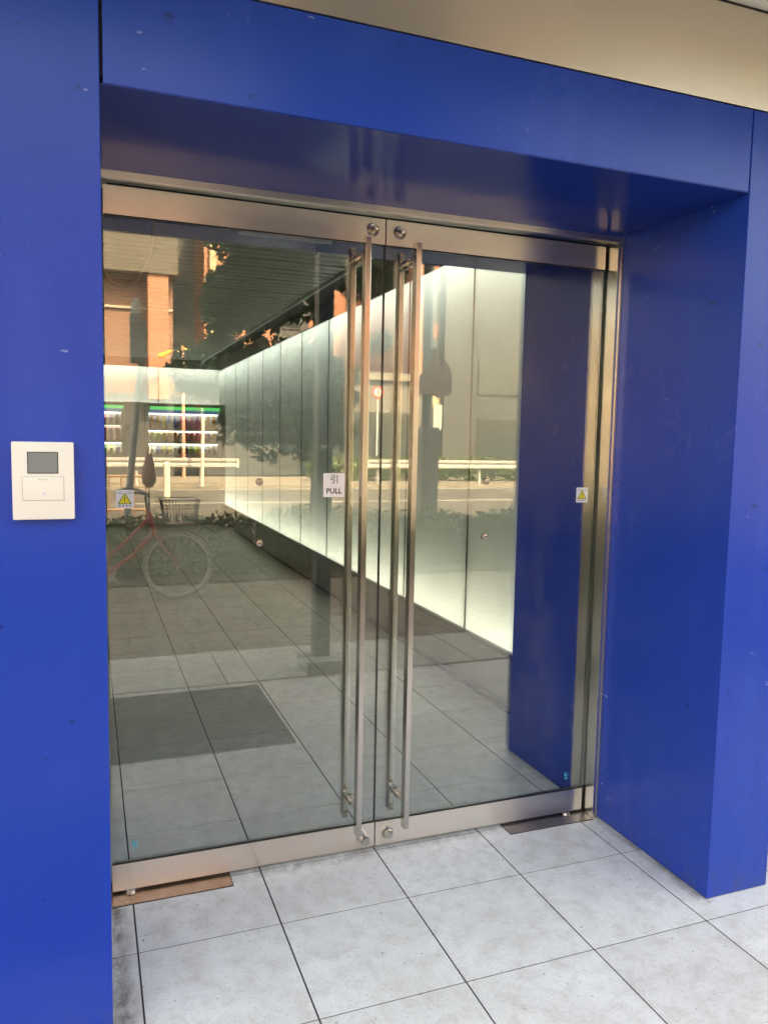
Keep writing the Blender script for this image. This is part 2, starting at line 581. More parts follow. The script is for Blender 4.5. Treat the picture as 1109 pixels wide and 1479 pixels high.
# ------------------------------------------------------------------ key dimensions (metres; door plane near y = 0, street towards -y)
LX, RX = -0.982, 0.990          # left and right reveal faces
DP = 0.628                      # reveal depth
ZL, ZT, ZC = 2.410, 2.668, 2.972  # lintel underside, lintel top, canopy soffit
YD = 0.0686                     # front of the door rails
YG0, YG1 = 0.076, 0.086         # glass pane
ZF = 0.0

# ------------------------------------------------------------------ ground
g = tag(MB().box(-6, 8, -2.105, 13.2, -0.12, -0.0016).obj('floor', M['grout']), kind='structure')
GX, GY = 0.0055, 0.0046

def tile_mesh(w, d):
    return MB().box(-w / 2, w / 2, -d / 2, d / 2, -0.02, 0, 0.0006).mesh('tile', M['tile'])

_tm = {}
def tile(x0, x1, y0, y1):
    w, d = x1 - x0 - GX, y1 - y0 - GY
    k = (round(w, 3), round(d, 3))
    if k not in _tm:
        _tm[k] = tile_mesh(w, d)
    o = link('tile', _tm[k], g)
    o.location = ((x0 + x1) / 2, (y0 + y1) / 2, random.uniform(-0.0004, 0.0003))

T = 0.45
ex = [-2.7 + T * i for i in range(14)]
ey = [-2.105, -2.0732, -1.6232, -1.1732, -0.7232, -0.2732, 0.060]
for a, b in zip(ex, ex[1:]):
    for c, d in zip(ey[1:], ey[2:]):
        tile(a, b, c, d)
for a, b in zip(ex, ex[1:]):
    tile(a, b, ey[0], ey[1])
ix = [-1.60, -1.35, -0.90, -0.45, 0.0, 0.45, 0.90, 1.262]
iy = [0.060] + [0.4755 + 0.4535 * k for k in range(26)]
for a, b in zip(ix, ix[1:]):
    for c, d in zip(iy[:15], iy[1:15]):
        tile(a, b, c, d)
far = MB()
for a, b in zip(ix, ix[1:]):
    for c, d in zip(iy[14:], iy[15:]):
        far.box(a + GX / 2, b - GX / 2, c + GY / 2, d - GY / 2, -0.02, 0)
tag(far.obj('tile_field', M['tile'], g), kind='stuff')

tag(MB().box(-9, 11, -2.125, -2.105, -0.12, -0.006).obj('drain_strip', M['rust']), kind='structure')
kr = tag(MB().box(-9, 11, -2.905, -2.125, -0.12, -0.010).obj('kerb', M['grout']), kind='structure')
ks = MB().box(-0.446, 0.446, -0.385, 0.385, -0.03, 0, 0.004).mesh('kerb_stone', M['kerb'])
for i in range(-8, 10):
    o = link('kerb_stone', ks, kr)
    o.location = (0.25 + 0.9 * i, -2.515, random.uniform(-0.002, 0.001))
pv = tag(MB().box(-16, 18, -5.6, -2.905, -0.12, -0.012).obj('pavement', M['grout']), kind='structure')
ps = MB().box(-0.146, 0.146, -0.146, 0.146, -0.03, 0, 0.004).mesh('paver', M['paver'])
n = 0
for j in range(9):
    for i in range(-7, 12):
        o = link('paver', ps, pv)
        o.location = (0.15 + 0.3 * i + (0.15 if j % 2 else 0), -3.056 - 0.3 * j * 0.995, random.uniform(-0.002, 0.0015))
tag(MB().box(-16, 18, -6.75, -5.6, -0.12, 0.02).obj('planting_bed', M['bark']), kind='structure')
tag(MB().box(-90, 90, -22.3, -6.75, -0.2, -0.10).obj('road', M['asphalt']), kind='structure')
rp = MB()
rp.box(-60, 60, -17.05, -16.90, -0.101, -0.096)
rp.box(-60, 60, -21.95, -21.82, -0.101, -0.096)
for i in range(-7, 8):
    rp.box(i * 8 - 2, i * 8 + 2, -12.1, -11.97, -0.101, -0.096)
tag(rp.obj('road_marking', M['paint']), kind='structure')
tag(MB().box(-90, 90, -28.0, -22.3, -0.2, 0.0).obj('far_pavement', M['farpave']), kind='structure')
tag(MB().box(-600, 600, -600, 600, -0.4, -0.205).obj('ground', M['asphalt']), kind='structure')

# ------------------------------------------------------------------ the blue portal
lp = empty('wall_panel', 'broad blue metal wall panel with the ivory entry panel on it', 'wall', (-1.9, -DP, 0))
part(MB().box(-3.1, LX, -DP, -DP + 0.05, 0.003, 2.664, 0.0025), 'front_sheet', M['blue'], lp)
part(MB().box(LX - 0.05, LX - 0.0005, -DP + 0.0505, -0.006, 0.003, 2.664, 0.002), 'return_sheet', M['blue'], lp)
part(MB().box(-3.1, LX - 0.055, 0.0, 0.2, 0, 2.9), 'core', M['darkgap'], lp)
part(MB().box(-3.1, LX - 0.004, -DP + 0.004, -DP + 0.06, 0, 0.003), 'base_joint', M['darkgap'], lp)

lt = empty('lintel', 'blue metal lintel box spanning above the glass doors', 'lintel', (0, -DP, ZL))
part(MB().box(LX + 0.0075, RX - 0.0055, -DP, 0.15, ZL, ZT - 0.004, 0.0025), 'box_sheet', M['blue'], lt)
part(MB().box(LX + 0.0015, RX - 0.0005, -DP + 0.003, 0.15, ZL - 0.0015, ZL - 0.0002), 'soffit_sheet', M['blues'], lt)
part(MB().box(LX - 0.02, RX + 0.02, -DP + 0.02, 0.14, ZL + 0.02, ZT - 0.006), 'core', M['darkgap'], lt)

pl = empty('pillar', 'blue metal clad pillar to the right of the glass doors', 'pillar', (1.12, -DP, 0))
part(MB().box(RX, 1.2634, -DP, 0.0, 0.003, ZT - 0.004, 0.0025), 'front_cladding', M['blue'], pl)
part(MB().box(RX, 1.2634, 0.0, 0.16, 0.003, ZT - 0.004), 'rear_cladding', M['blue'], pl)
part(MB().box(RX + 0.004, 1.26, -DP + 0.004, 0.1, 0.0, 0.003), 'base_joint', M['darkgap'], pl)

jw = empty('jamb_panel', 'dark blue jamb panel standing inside, seen through the right-hand glass leaf', 'wall panel', (1.1, 0.45, 0))
part(MB().box(RX + 0.004, 1.262, 0.170, 0.762, 0.003, 2.96, 0.002), 'cladding', M['blue'], jw)
part(MB().box(RX + 0.008, 1.262, 0.172, 0.758, 0.0, 0.003), 'base_joint', M['darkgap'], jw)
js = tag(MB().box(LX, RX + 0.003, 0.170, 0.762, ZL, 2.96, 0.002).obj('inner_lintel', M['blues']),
         'blue lintel underside inside, seen through the glass below the steel top rails', 'lintel')
jl = tag(MB().box(-1.6, LX - 0.001, 0.205, 0.762, 0.003, 2.96, 0.002).obj('jamb_panel', M['blue']),
         'blue jamb panel inside at the left edge of the left-hand glass leaf', 'wall panel')

# steel fascia and canopy over the entrance
fa = empty('fascia', 'brushed champagne steel fascia band above the blue lintel', 'fascia', (0, -DP, ZT))
for x0, x1 in ((-3.1, 2.05), (2.054, 6.0)):
    part(MB().box(x0, x1, -DP - 0.002, -DP + 0.03, ZT, ZC - 0.012, 0.0015), 'steel_sheet', M['fascia'], fa)
part(MB().box(-3.1, 6, -DP + 0.004, -DP + 0.03, ZC - 0.0115, ZC + 0.0, 0), 'shadow_gap', M['darkgap'], fa)
cn = empty('canopy', 'cream white canopy soffit at the top right corner above the steel band', 'canopy', (0, -1.1, ZC))
part(MB().box(-5.5, 6.5, -1.50, -DP + 0.03, ZC, ZC + 0.08), 'soffit', M['white'], cn)
part(MB().box(-5.5, 6.5, -1.55, -1.50, ZC - 0.02, ZC + 0.30), 'edge_beam', M['alu'], cn)
part(MB().box(-5.5, 6.5, -1.50, -DP, ZC + 0.08, ZC + 0.25), 'deck', M['greywall'], cn)
part(MB().box(-5.5, 6.5, -1.10, -1.088, ZC - 0.004, ZC), 'joint_trim', M['alu'], cn)

bd = empty('building', 'tall unseen building mass above, added to shade the blue entrance', 'building', (0, 4, 3))
part(MB().box(-14, 15, -DP + 0.03, 14.5, 3.30, 15.6), 'wall', M['beige'], bd)  # out of view; height set so its shadow covers entrance and near road
for k in range(4):
    for i in range(9):
        w = part(MB().box(-12.6 + 3 * i, -10.8 + 3 * i, -DP - 0.02, -DP + 0.03, 4.4 + 2.8 * k, 6.0 + 2.8 * k), 'window', M['window'], bd)
tag(MB().box(1.2640, 8, -0.28, 0.1, 0, 2.9).obj('wall', M['greywall']), 'grey rendered wall set back beyond the right edge of the blue pillar', 'wall')
tag(MB().box(-8, -3.102, -0.28, 0.1, 0, 2.9).obj('wall', M['greywall']), 'grey rendered wall left of the broad blue panel', 'wall')
tag(MB().box(3.0, 3.06, 0.11, 13.5, 0, 3.29).obj('wall', M['greywall']), 'outer side wall of the building behind the backlit corridor panels', 'wall')

# ------------------------------------------------------------------ door frame
fr = empty('door_frame', 'brushed steel door frame around the pair of glass doors', 'door frame', (0, 0.05, 0))
hd = MB()
hd.box(LX - 0.016, RX - 0.001, -0.004, 0.020, 2.3865, ZL - 0.001, 0.0012)
hd.box(LX - 0.016, RX - 0.001, 0.020, 0.165, 2.400, ZL - 0.001)
part(hd, 'head', M['steelx'], fr)
for s, e in ((1, RX - 0.001), (-1, LX - 0.017)):
    j = MB()
    def bx(a, b, *r, **k):
        j.box(min(e - s * a, e - s * b), max(e - s * a, e - s * b), *r, **k)
    bx(0, 0.0125, -0.004, 0.03, 0.001, 2.386, bev=0.0015)
    bx(0.0155, 0.028, -0.001, 0.03, 0.001, 2.386, bev=0.0012)
    bx(0.0125, 0.0155, 0.004, 0.03, 0.001, 2.386)
    bx(0, 0.026, 0.030, 0.165, 0.001, 2.3995)
    part(j, 'jamb', M['steelz'], fr)
part(MB().box(LX + 0.03, RX - 0.03, 0.10, 0.16, 2.3995, 2.400), 'head_shadow', M['darkgap'], fr)  # thin dark strip standing in for shade under the head

# ------------------------------------------------------------------ glass door leaves
ZB, Z1, Z2 = 0.1073, 2.2948, 2.3845
def warning_sticker(cx, cz, w, h, parent):
    y = YG0
    st = part(MB().box(cx - w / 2, cx + w / 2, y - 0.0008, y - 0.0001, cz - h / 2, cz + h / 2), 'warning_sticker', M['paper2'], parent)
    def sub(mb, name, mat):
        o = mb.obj(name, mat, st)
        return o
    t = w * 0.36
    zc = cz - h * 0.02
    sub(MB().prism([(cx - t * 1.12, zc - t * 0.75), (cx + t * 1.12, zc - t * 0.75), (cx, zc + t * 1.18)], y - 0.0012, y - 0.0008), 'triangle_border', M['print'])
    sub(MB().prism([(cx - t * 0.92, zc - t * 0.64), (cx + t * 0.92, zc - t * 0.64), (cx, zc + t * 0.95)], y - 0.0015, y - 0.0012), 'triangle', M['yellow'])
    ex_ = MB()
    ex_.prism([(cx - t * 0.10, zc + t * 0.5), (cx + t * 0.10, zc + t * 0.5), (cx + t * 0.05, zc - t * 0.2), (cx - t * 0.05, zc - t * 0.2)], y - 0.0018, y - 0.0015)
    ex_.box(cx - t * 0.08, cx + t * 0.08, y - 0.0018, y - 0.0015, zc - t * 0.46, zc - t * 0.30)
    sub(ex_, 'exclamation_mark', M['print'])
    tx = MB()
    for k in range(4):
        x = cx + (k - 1.5) * w * 0.2
        zb = cz - h * 0.40
        for q in (0, 1, 2):
            tx.box(x - w * 0.065, x + w * 0.065, y - 0.0012, y - 0.0008, zb + q * h * 0.035, zb + q * h * 0.035 + h * 0.018)
        tx.box(x - w * 0.012, x + w * 0.012, y - 0.0013, y - 0.0009, zb, zb + h * 0.09)
    for z in (0.38, 0.30):
        tx.box(cx - w * 0.40, cx - w * 0.13, y - 0.0012, y - 0.0008, cz + h * z, cz + h * z + h * 0.02)
        tx.box(cx + w * 0.13, cx + w * 0.40, y - 0.0012, y - 0.0008, cz + h * z, cz + h * z + h * 0.02)
    sub(tx, 'lettering', M['print'])

def leaf(s, label):
    L = empty('glass_door', label, 'door', (s * 0.48, YD, 0.01), 'pair of glass door leaves')
    e = 0.9526
    xa, xb = (0.0022, e) if s > 0 else (-0.968 + 0.004, -0.0022)
    # pane: front/back glass, edges dark green
    gb = bmesh.new()
    gp = MB(); gp.b.free(); gp.b = gb
    gp.box(xa + 0.0005, xb - 0.0005, YG0, YG1, ZB - 0.01, Z1 + 0.01)
    gb.normal_update()
    for f in gb.faces:
        if abs(f.normal.y) < 0.5:
            f.material_index = 1
    part(gp, 'pane', [M['glass'], M['edge']], L)
    for nm, z0, z1 in (('top_rail', Z1, Z2), ('bottom_rail', 0.012, ZB)):
        rr = MB()
        rr.box(xa, xb, YD, YG0 - 0.0008, z0, z1, 0.0009)
        rr.box(xa, xb, YG1 + 0.0008, 0.0955, z0, z1, 0.0009)
        rail = part(rr, nm, M['steelx'], L)
        core = MB().box(xa + 0.002, xb - 0.002, YG0 - 0.0008, YG1 + 0.0008, z0 + 0.012 if nm == 'top_rail' else z0 + 0.001, z1 - 0.001 if nm == 'top_rail' else z1 - 0.012)
        part(core, 'rail_core', M['darkgap'], L)
        gz = (z0 - 0.004, z0 - 0.0002) if nm == 'top_rail' else (z1 + 0.0002, z1 + 0.004)
        part(MB().box(xa + 0.002, xb - 0.002, YD + 0.0015, YG0 - 0.0004, *gz), 'gasket', M['black'], L)
    # pull handles, one each side of the glass
    hx = 0.0955 * s - 0.004
    for nm, y0, y1 in (('pull_handle', -0.030, 0.006), ('inner_pull_handle', 0.132, 0.168)):
        h = part(MB().box(hx - 0.0100, hx + 0.0100, y0, y1, 0.113, 2.290, 0.0016), nm, M['handle'], L)
        for z in (0.215, 2.235):
            sb = MB()
            if nm == 'pull_handle':
                sb.cyl((hx, 0.005, z), (hx, 0.050, z), 0.011, n=20)
                sb.cyl((hx, 0.050, z), (hx, YG0 - 0.0005, z), 0.0165, n=20)
            else:
                sb.cyl((hx, 0.133, z), (hx, 0.112, z), 0.011, n=20)
                sb.cyl((hx, 0.112, z), (hx, YG1 + 0.0005, z), 0.0165, n=20)
            sb.obj('standoff', M['chrome'], h, True).matrix_parent_inverse = Matrix()
    # key cylinder in the top rail
    lx = 0.052 * s
    lc = part(MB().lathe([(0.0235, -0.001), (0.0235, 0.006), (0.0215, 0.008), (0.0195, 0.0055), (0.0135, 0.003), (0.0125, 0.006), (0.0085, 0.0065)],
                         (lx, YD, 2.3635 - 0.022), (0, -1, 0), 28), 'lock_cylinder', M['chrome'], L, True)
    MB().box(lx - 0.0012, lx + 0.0012, YD - 0.0071, YD - 0.0064, 2.3415 - 0.006, 2.3415 + 0.006).obj('key_slot', M['black'], lc)
    # thumb-turn in the bottom rail
    if s < 0:
        prof = [(0.0235, -0.001), (0.0235, 0.004), (0.021, 0.012), (0.018, 0.034), (0.0165, 0.046), (0.0155, 0.048)]
    else:
        prof = [(0.024, -0.001), (0.024, 0.003), (0.0185, 0.014), (0.014, 0.016), (0.014, 0.027), (0.0125, 0.029), (0.007, 0.0285)]
    part(MB().lathe(prof, (lx, YD, 0.060), (0, -1, 0), 28), 'thumb_turn', M['chrome'], L, True)
    # round steel caps on the glass
    for z in (1.216, 1.434):
        cp = part(MB().lathe([(0.0128, -0.012), (0.0128, 0.003), (0.0112, 0.005), (0.004, 0.0055)], (0.4455 * s - (0.01 if s < 0 else 0), YG0 + 0.001, z), (0, -1, 0), 24),
                  'glass_cap', M['chrome'], L, True)
        MB().box(0.4455 * s - (0.01 if s < 0 else 0) - 0.004, 0.4455 * s - (0.01 if s < 0 else 0) + 0.004, YG0 - 0.0053, YG0 - 0.0044, z - 0.001, z + 0.001).obj('screw_slot', M['black'], cp)
    warning_sticker(-0.908 if s < 0 else 0.893, 1.3775, 0.056, 0.062, L)
    # small teal maker's mark near the bottom corner
    tx, tz = (-0.888, 0.174) if s < 0 else (0.873, 0.176)
    tb = MB()
    pts = [(tx + 0.0095 * math.cos(a), tz + 0.0105 * math.sin(a)) for a in np.linspace(R(100), R(400), 14)]
    pin = [(tx + 0.002 + 0.0045 * math.cos(a), tz + 0.001 + 0.0055 * math.sin(a)) for a in np.linspace(R(400), R(100), 14)]
    tb.prism(pts + pin, YG0 - 0.0009, YG0 - 0.0001)
    tb.box(tx - 0.007, tx + 0.009, YG0 - 0.0009, YG0 - 0.0001, tz - 0.020, tz - 0.015)
    part(tb, 'teal_mark', M['teal'], L)
    return L

dl = leaf(-1, 'left-hand glass door leaf carrying the white PULL sticker')
dr = leaf(1, 'right-hand glass door leaf with the blue jamb panel behind it')
ps_ = part(MB().box(-0.222, -0.1415, YG0 - 0.0012, YG0 - 0.0001, 1.3785, 1.4655), 'pull_sticker', M['paper'], dl)
def txt(body, size, name, x, z, bold):
    o = text_mesh(body, size, name, M['print'], ps_, x, YG0 - 0.0016, z, 0.0003, bold)
txt('PULL', 0.0275, 'pull_lettering', -0.1815, 1.400, 0.0006)
txt('引', 0.034, 'kanji_lettering', -0.1805, 1.441, 0.0002)
part(MB().box(-0.0021, 0.0021, YG0 + 0.001, YG1 - 0.001, ZB, Z1), 'meeting_seal', M['black'], dl)

# floor hinge cover plates
for (x0, x1, lab) in ((-0.979, -0.562, 'worn copper-toned steel floor plate under the left-hand glass leaf'),
                      (0.5635, 0.960, 'dark steel floor plate under the hinge corner of the right-hand glass leaf')):
    P_ = empty('floor_hinge_plate', lab, 'floor plate', ((x0 + x1) / 2, 0.04, 0), 'floor hinge cover plates')
    part(MB().box(x0, x1, -0.006, 0.150, 0.0006, 0.0026, 0.0006), 'plate', M['platecopper' if x0 < 0 else 'darksteel'], P_)
    part(MB().box(x0 - 0.003, x1 + 0.003, -0.009, 0.153, 0.0004, 0.0008), 'joint', M['darkgap'], P_)
    px = x0 + 0.075 if x0 < 0 else x1 - 0.085
    pv_ = MB()
    pv_.cyl((px, 0.070, 0.002), (px, 0.070, 0.0115), 0.020, 0.016, 20)
    part(pv_, 'pivot', M['darksteel'], P_, True)
    for q in (0.06, 0.26):
        part(MB().cyl((x0 + q if x0 < 0 else x1 - q, 0.010, 0.0026), (x0 + q if x0 < 0 else x1 - q, 0.010, 0.0032), 0.0045, n=12), 'screw', M['chrome'], P_)

# ------------------------------------------------------------------ entry panel on the left
ip = empty('entry_panel', 'ivory wall-mounted entry panel with grey display on the blue wall', 'intercom', (-1.12, -DP, 1.48))
yb = -DP
part(MB().box(-1.187, -1.052, yb - 0.022, yb - 0.0005, 1.3885, 1.572, 0.004), 'body', M['plastic'], ip, True)
part(MB().box(-1.1535, -1.0865, yb - 0.0228, yb - 0.0216, 1.4975, 1.5485), 'screen_bezel', M['darkgap'], ip)
part(MB().box(-1.1515, -1.0885, yb - 0.0232, yb - 0.0220, 1.4995, 1.5465), 'screen', M['lcd'], ip)
part(MB().box(-1.1655, -1.0745, yb - 0.0224, yb - 0.0205, 1.4335, 1.4905), 'flap_joint', pmat('joint_shade', (0.30, 0.28, 0.26), 0.6), ip)
part(MB().box(-1.1645, -1.0755, yb - 0.0236, yb - 0.0210, 1.4345, 1.4895, 0.0012), 'flap', M['plastic'], ip, True)
npl = part(MB().box(-1.1365, -1.104, yb - 0.0252, yb - 0.0236, 1.4800, 1.4886, 0.0008), 'name_plate', M['white'], ip)
nb = MB()
for k in range(7):
    x = -1.1325 + k * 0.0037
    nb.box(x, x + 0.0007, yb - 0.0256, yb - 0.0251, 1.4818, 1.4868)
    nb.box(x, x + 0.0024, yb - 0.0257, yb - 0.0252, 1.4862 - (k % 3) * 0.002, 1.4868 - (k % 3) * 0.002)
nb.obj('lettering', M['print'], npl)
part(MB().lathe([(0.0035, 0), (0.0035, 0.001), (0.002, 0.0014)], (-1.1185, yb - 0.0236, 1.4515), (0, -1, 0), 16), 'sensor_dot', pmat('sensor_violet', (0.55, 0.5, 0.62), 0.3), ip, True)

# ------------------------------------------------------------------ lobby: backlit wall on the right
WX, WZ0, WZ1 = 1.278, 0.362, 2.782
lw = empty('backlit_wall', 'wall of backlit frosted glass panels along the right of the lobby', 'wall', (WX, 6, 0))
ys = [0.766, 1.86] + [1.86 + 1.062 * k for k in range(1, 11)]
ys[-1] = 12.12
for a, b in zip(ys, ys[1:]):
    bm_ = MB()
    bm_.box(WX, WX + 0.010, a + 0.010, b - 0.010, WZ0, WZ1)
    bm_.b.normal_update()
    for f in bm_.b.faces:
        f.material_index = 0 if f.normal.x < -0.5 else 1
    part(bm_, 'frosted_panel', [M['frost'], M['glass']], lw)
for b in ys[1:-1]:
    part(MB().box(WX - 0.001, WX + 0.03, b - 0.0095, b + 0.0095, WZ0, WZ1), 'mullion', M['mullion'], lw)
part(MB().box(WX + 0.30, WX + 0.33, 0.766, 12.4, 0.05, 2.95), 'cavity_back', M['cavity'], lw)
part(MB().box(WX + 0.012, WX + 0.30, 0.766, 12.4, 0.28, WZ0 - 0.04), 'cavity_floor', M['cavity'], lw)
part(MB().box(WX + 0.012, WX + 0.30, 0.766, 12.4, WZ1 + 0.04, WZ1 + 0.07), 'cavity_top', M['cavity'], lw)
part(MB().box(WX, WX + 0.3, 0.750, 0.7655, 0.05, 2.95), 'cavity_end', M['cavity'], lw)
part(MB().cyl((WX + 0.18, 0.80, WZ1 - 0.005), (WX + 0.18, 12.1, WZ1 - 0.005), 0.018, n=8), 'top_tube', M['tube'], lw)
part(MB().cyl((WX + 0.18, 0.80, WZ0 + 0.005), (WX + 0.18, 12.1, WZ0 + 0.005), 0.018, n=8), 'bottom_tube', M['tubew'], lw)
part(MB().box(WX - 0.022, WX + 0.02, 0.766, 12.1, 0.330, WZ0, 0.002), 'sill', M['sill'], lw)
part(MB().box(WX - 0.004, WX + 0.012, 0.766, 12.1, 0.03, 0.330), 'skirting', M['skirt'], lw)
part(MB().box(WX - 0.012, WX + 0.0, 0.766, 12.1, 0.018, 0.030), 'floor_trim', M['chrome'], lw)
part(MB().box(WX - 0.016, WX + 0.0, 0.766, 12.1, 0.0, 0.016), 'floor_joint', M['darkgap'], lw)
part(MB().box(WX - 0.004, WX + 0.02, 0.766, 12.4, WZ1, 3.02), 'head_band', M['slat'], lw)

# end wall: opal panels above a grey bulkhead
ew = empty('end_wall', 'white backlit panels above the grey wall at the far end of the lobby', 'wall', (0, 12.1, 0))
ex2 = [-1.6, -1.0, 0.19, 1.276]
for a, b in zip(ex2, ex2[1:]):
    bm_ = MB()
    bm_.box(a + 0.006, b - 0.006, 12.12, 12.13, 2.13, 2.80)
    bm_.b.normal_update()
    for f in bm_.b.faces:
        f.material_index = 0 if f.normal.y < -0.5 else 1
    part(bm_, 'opal_panel', [M['frostw'], M['glass']], ew)
    if b < 1.2:
        part(MB().box(b - 0.0055, b + 0.0055, 12.122, 12.15, 2.13, 2.80), 'mullion', M['mullion'], ew)
part(MB().box(-1.6, 1.9, 12.40, 12.44, 1.9, 3.0), 'cavity_back', M['cavity'], ew)
part(MB().cyl((-1.58, 12.27, 2.77), (1.26, 12.27, 2.77), 0.018, n=8), 'top_tube', M['tube'], ew)
part(MB().cyl((-1.58, 12.27, 2.10), (1.26, 12.27, 2.10), 0.012, n=8), 'bottom_tube', M['tube'], ew)
part(MB().box(-1.6, 1.276, 12.105, 12.13, 2.80, 3.02), 'head_band', M['slat'], ew)
part(MB().box(-0.425, -0.105, 11.36, 12.10, 0, 2.14), 'grey_panel', M['grey'], ew)
part(MB().box(-1.6, 1.270, 11.60, 12.118, 2.09, 2.14), 'bulkhead_top', M['grey'], ew)
part(MB().box(1.19, 1.262, 11.36, 12.10, 0, 2.14), 'grey_return', M['grey'], ew)
part(MB().box(-1.6, 1.27, 12.05, 12.10, 0, 2.088), 'recess_back', M['void'], ew)
part(MB().box(-0.515 + 0.11, -0.413 + 0.07, 11.352, 11.36, 1.652, 1.757), 'notice_plate', pmat('brown_plate', (0.10, 0.085, 0.07), 0.5), ew)
tag(MB().box(-1.66, -1.602, 0.766, 12.4, 0, 3.02).obj('wall', M['slat']), 'plain grey side wall of the lobby, hidden behind the blue panel', 'wall')

# slatted ceiling
ce = tag(MB().box(-1.66, WX + 0.02, 0.763, 12.4, 3.03, 3.12).obj('ceiling', M['void']), kind='structure')
sm_ = MB().box(-1.28, 1.28, -0.058, 0.058, 0, 0.045, 0.004).mesh('slat', M['slat'])
y = 0.84
while y < 12.05:
    o = link('slat', sm_, ce)
    o.location = (-0.32, y, 2.95 + random.uniform(-0.002, 0.002))
    y += 0.148
part(MB().box(0.985, WX - 0.005, 0.766, 12.1, 2.985, 3.028), 'cove_board', M['void'], ce)
tag(MB().cyl((0.972, 0.77, 2.945), (0.972, 12.1, 2.945), 0.020, n=14).obj('ceiling_rail', M['alu'], None, True),
    'slim grey metal rail along the right edge of the slatted lobby ceiling', 'rail')

# vending machines at the far end
def vending(x0, x1, rows, label, cols, header, yf):
    v = empty('vending_machine', label, 'vending machine', ((x0 + x1) / 2, yf + 0.3, 0), 'vending machines at the end of the lobby')
    zt = 2.075
    part(MB().box(x0, x1, yf + 0.09, yf + 0.65, 0.02, zt, 0.008), 'cabinet', M['alu'], v)
    b = MB()
    b.box(x0, x0 + 0.055, yf, yf + 0.09, 0.05, zt - 0.06, 0.004)
    b.box(x1 - 0.055, x1, yf, yf + 0.09, 0.05, zt - 0.06, 0.004)
    b.box(x0 + 0.055, x1 - 0.055, yf, yf + 0.09, 0.05, rows[-1][0] - 0.03, 0.004)
    part(b, 'door_frame', M['alu'], v)
    part(MB().box(x0 + header[0], x1 - 0.02, yf - 0.01, yf + 0.09, zt - 0.055, zt, 0.004), 'header', M['lampgreen'], v)
    part(MB().box(x0 + 0.055, x1 - 0.055, yf + 0.01, yf + 0.088, zt - 0.105, zt - 0.056), 'header_band', M['lampblue'], v)
    part(MB().box(x0 + 0.056, x1 - 0.056, yf + 0.075, yf + 0.089, rows[-1][0], zt - 0.11), 'display_back', M['display'], v)
    for r, (z0, z1) in enumerate(rows):
        part(MB().box(x0 + 0.056, x1 - 0.056, yf - 0.004, yf + 0.074, z0 - 0.045, z0 - 0.004), 'shelf', M['grey'], v)
        w = (x1 - x0 - 0.14) / cols
        for c in range(cols):
            cx = x0 + 0.07 + w * (c + 0.5)
            h = (z1 - z0) * random.uniform(0.78, 0.92)
            rad = w * 0.46
            if rows[-1][0] > 3: continue
            bt = MB()
            if r == 1:
                bt.lathe([(rad * 0.9, 0), (rad, 0.01), (rad, h * 0.9), (rad * 0.85, h * 0.97)], (cx, yf + 0.035, z0), (0, 0, 1), 10)
            else:
                bt.lathe([(rad * 0.9, 0), (rad, 0.01), (rad, h * 0.6), (rad * 0.4, h * 0.84), (rad * 0.4, h)], (cx, yf + 0.035, z0), (0, 0, 1), 10)
            zones = {0: [0, 0, 1, 3, 3, 2, 2, 2, 6, 9, 0, 8], 1: [10, 10, 1, 8, 8, 7, 4, 4, 2, 4, 6, 8], 2: [7, 3, 1, 1, 7, 9, 9, 5, 10, 3, 9, 9]}[r]
            part(bt, 'bottle', BOT[zones[c % 12]], v, True)
        part(MB().box(x0 + 0.056, x1 - 0.056, yf + 0.02, yf + 0.05, z1 - 0.006, z1), 'light_strip', M['lampwhite'], v)
    # price buttons
    pb = MB()
    part(MB().box(x0 + 0.15, x0 + 0.40, yf - 0.012, yf, 0.30, 0.48, 0.006), 'delivery_flap', M['black'], v)
    part(MB().box(x1 - 0.30, x1 - 0.12, yf - 0.012, yf, 0.75, 1.05, 0.006), 'coin_panel', M['alu'], v)
    part(MB().box(x0 + 0.06, x1 - 0.06, yf + 0.0, yf + 0.003, rows[-1][0] - 0.001, zt - 0.112), 'window_pane', M['glass'], v)
    return v

vending(-0.095, 1.185, [(1.70, 1.95), (1.485, 1.655), (1.257, 1.43)], 'wide drinks vending machine with green header, nearer the right wall of the lobby', 12, (0.09, 0), 11.35)
vending(-1.55, -0.43, [(1.775, 1.95), (1.485, 1.735), (1.257, 1.44)], 'vending machine half hidden at the left edge of the glass', 10, (0.7, 0), 11.35)

# loose cable, slim lamp under the inner lintel
cb = [(-0.797, 0.2, 2.41), (-0.799, 0.2, 2.30), (-0.811, 0.2, 2.213), (-0.851, 0.2, 2.129), (-0.873, 0.2, 2.103), (-0.896, 0.2, 2.093), (-0.925, 0.2, 2.098), (-0.945, 0.2, 2.112), (-0.962, 0.2, 2.142), (-0.974, 0.2, 2.20), (-0.978, 0.2, 2.30)]
def smooth_pts(p, k=4):
    out = []
    P = [Vector(q) for q in p]
    for i in range(len(P) - 1):
        p0, p1, p2, p3 = P[max(i - 1, 0)], P[i], P[i + 1], P[min(i + 2, len(P) - 1)]
        for j in range(k):
            t = j / k
            out.append(0.5 * ((2 * p1) + (p2 - p0) * t + (2 * p0 - 5 * p1 + 4 * p2 - p3) * t * t + (3 * p1 - p0 - 3 * p2 + p3) * t ** 3))
    out.append(P[-1])
    return out
tag(MB().tube(smooth_pts(cb), 0.0055, 8).obj('cable', pmat('grey_cable', (0.15, 0.145, 0.14), 0.3), None, True),
    'loose grey cable hanging in a loop behind the top of the left glass leaf', 'cable')
ls = empty('strip_light', 'slim pale strip fitting under the inner blue lintel, behind the left top rail', 'strip light', (-0.26, 0.5, 2.4))
part(MB().box(-0.452, -0.075, 0.488, 0.512, 2.385, 2.4095, 0.002), 'housing', M['white'], ls)
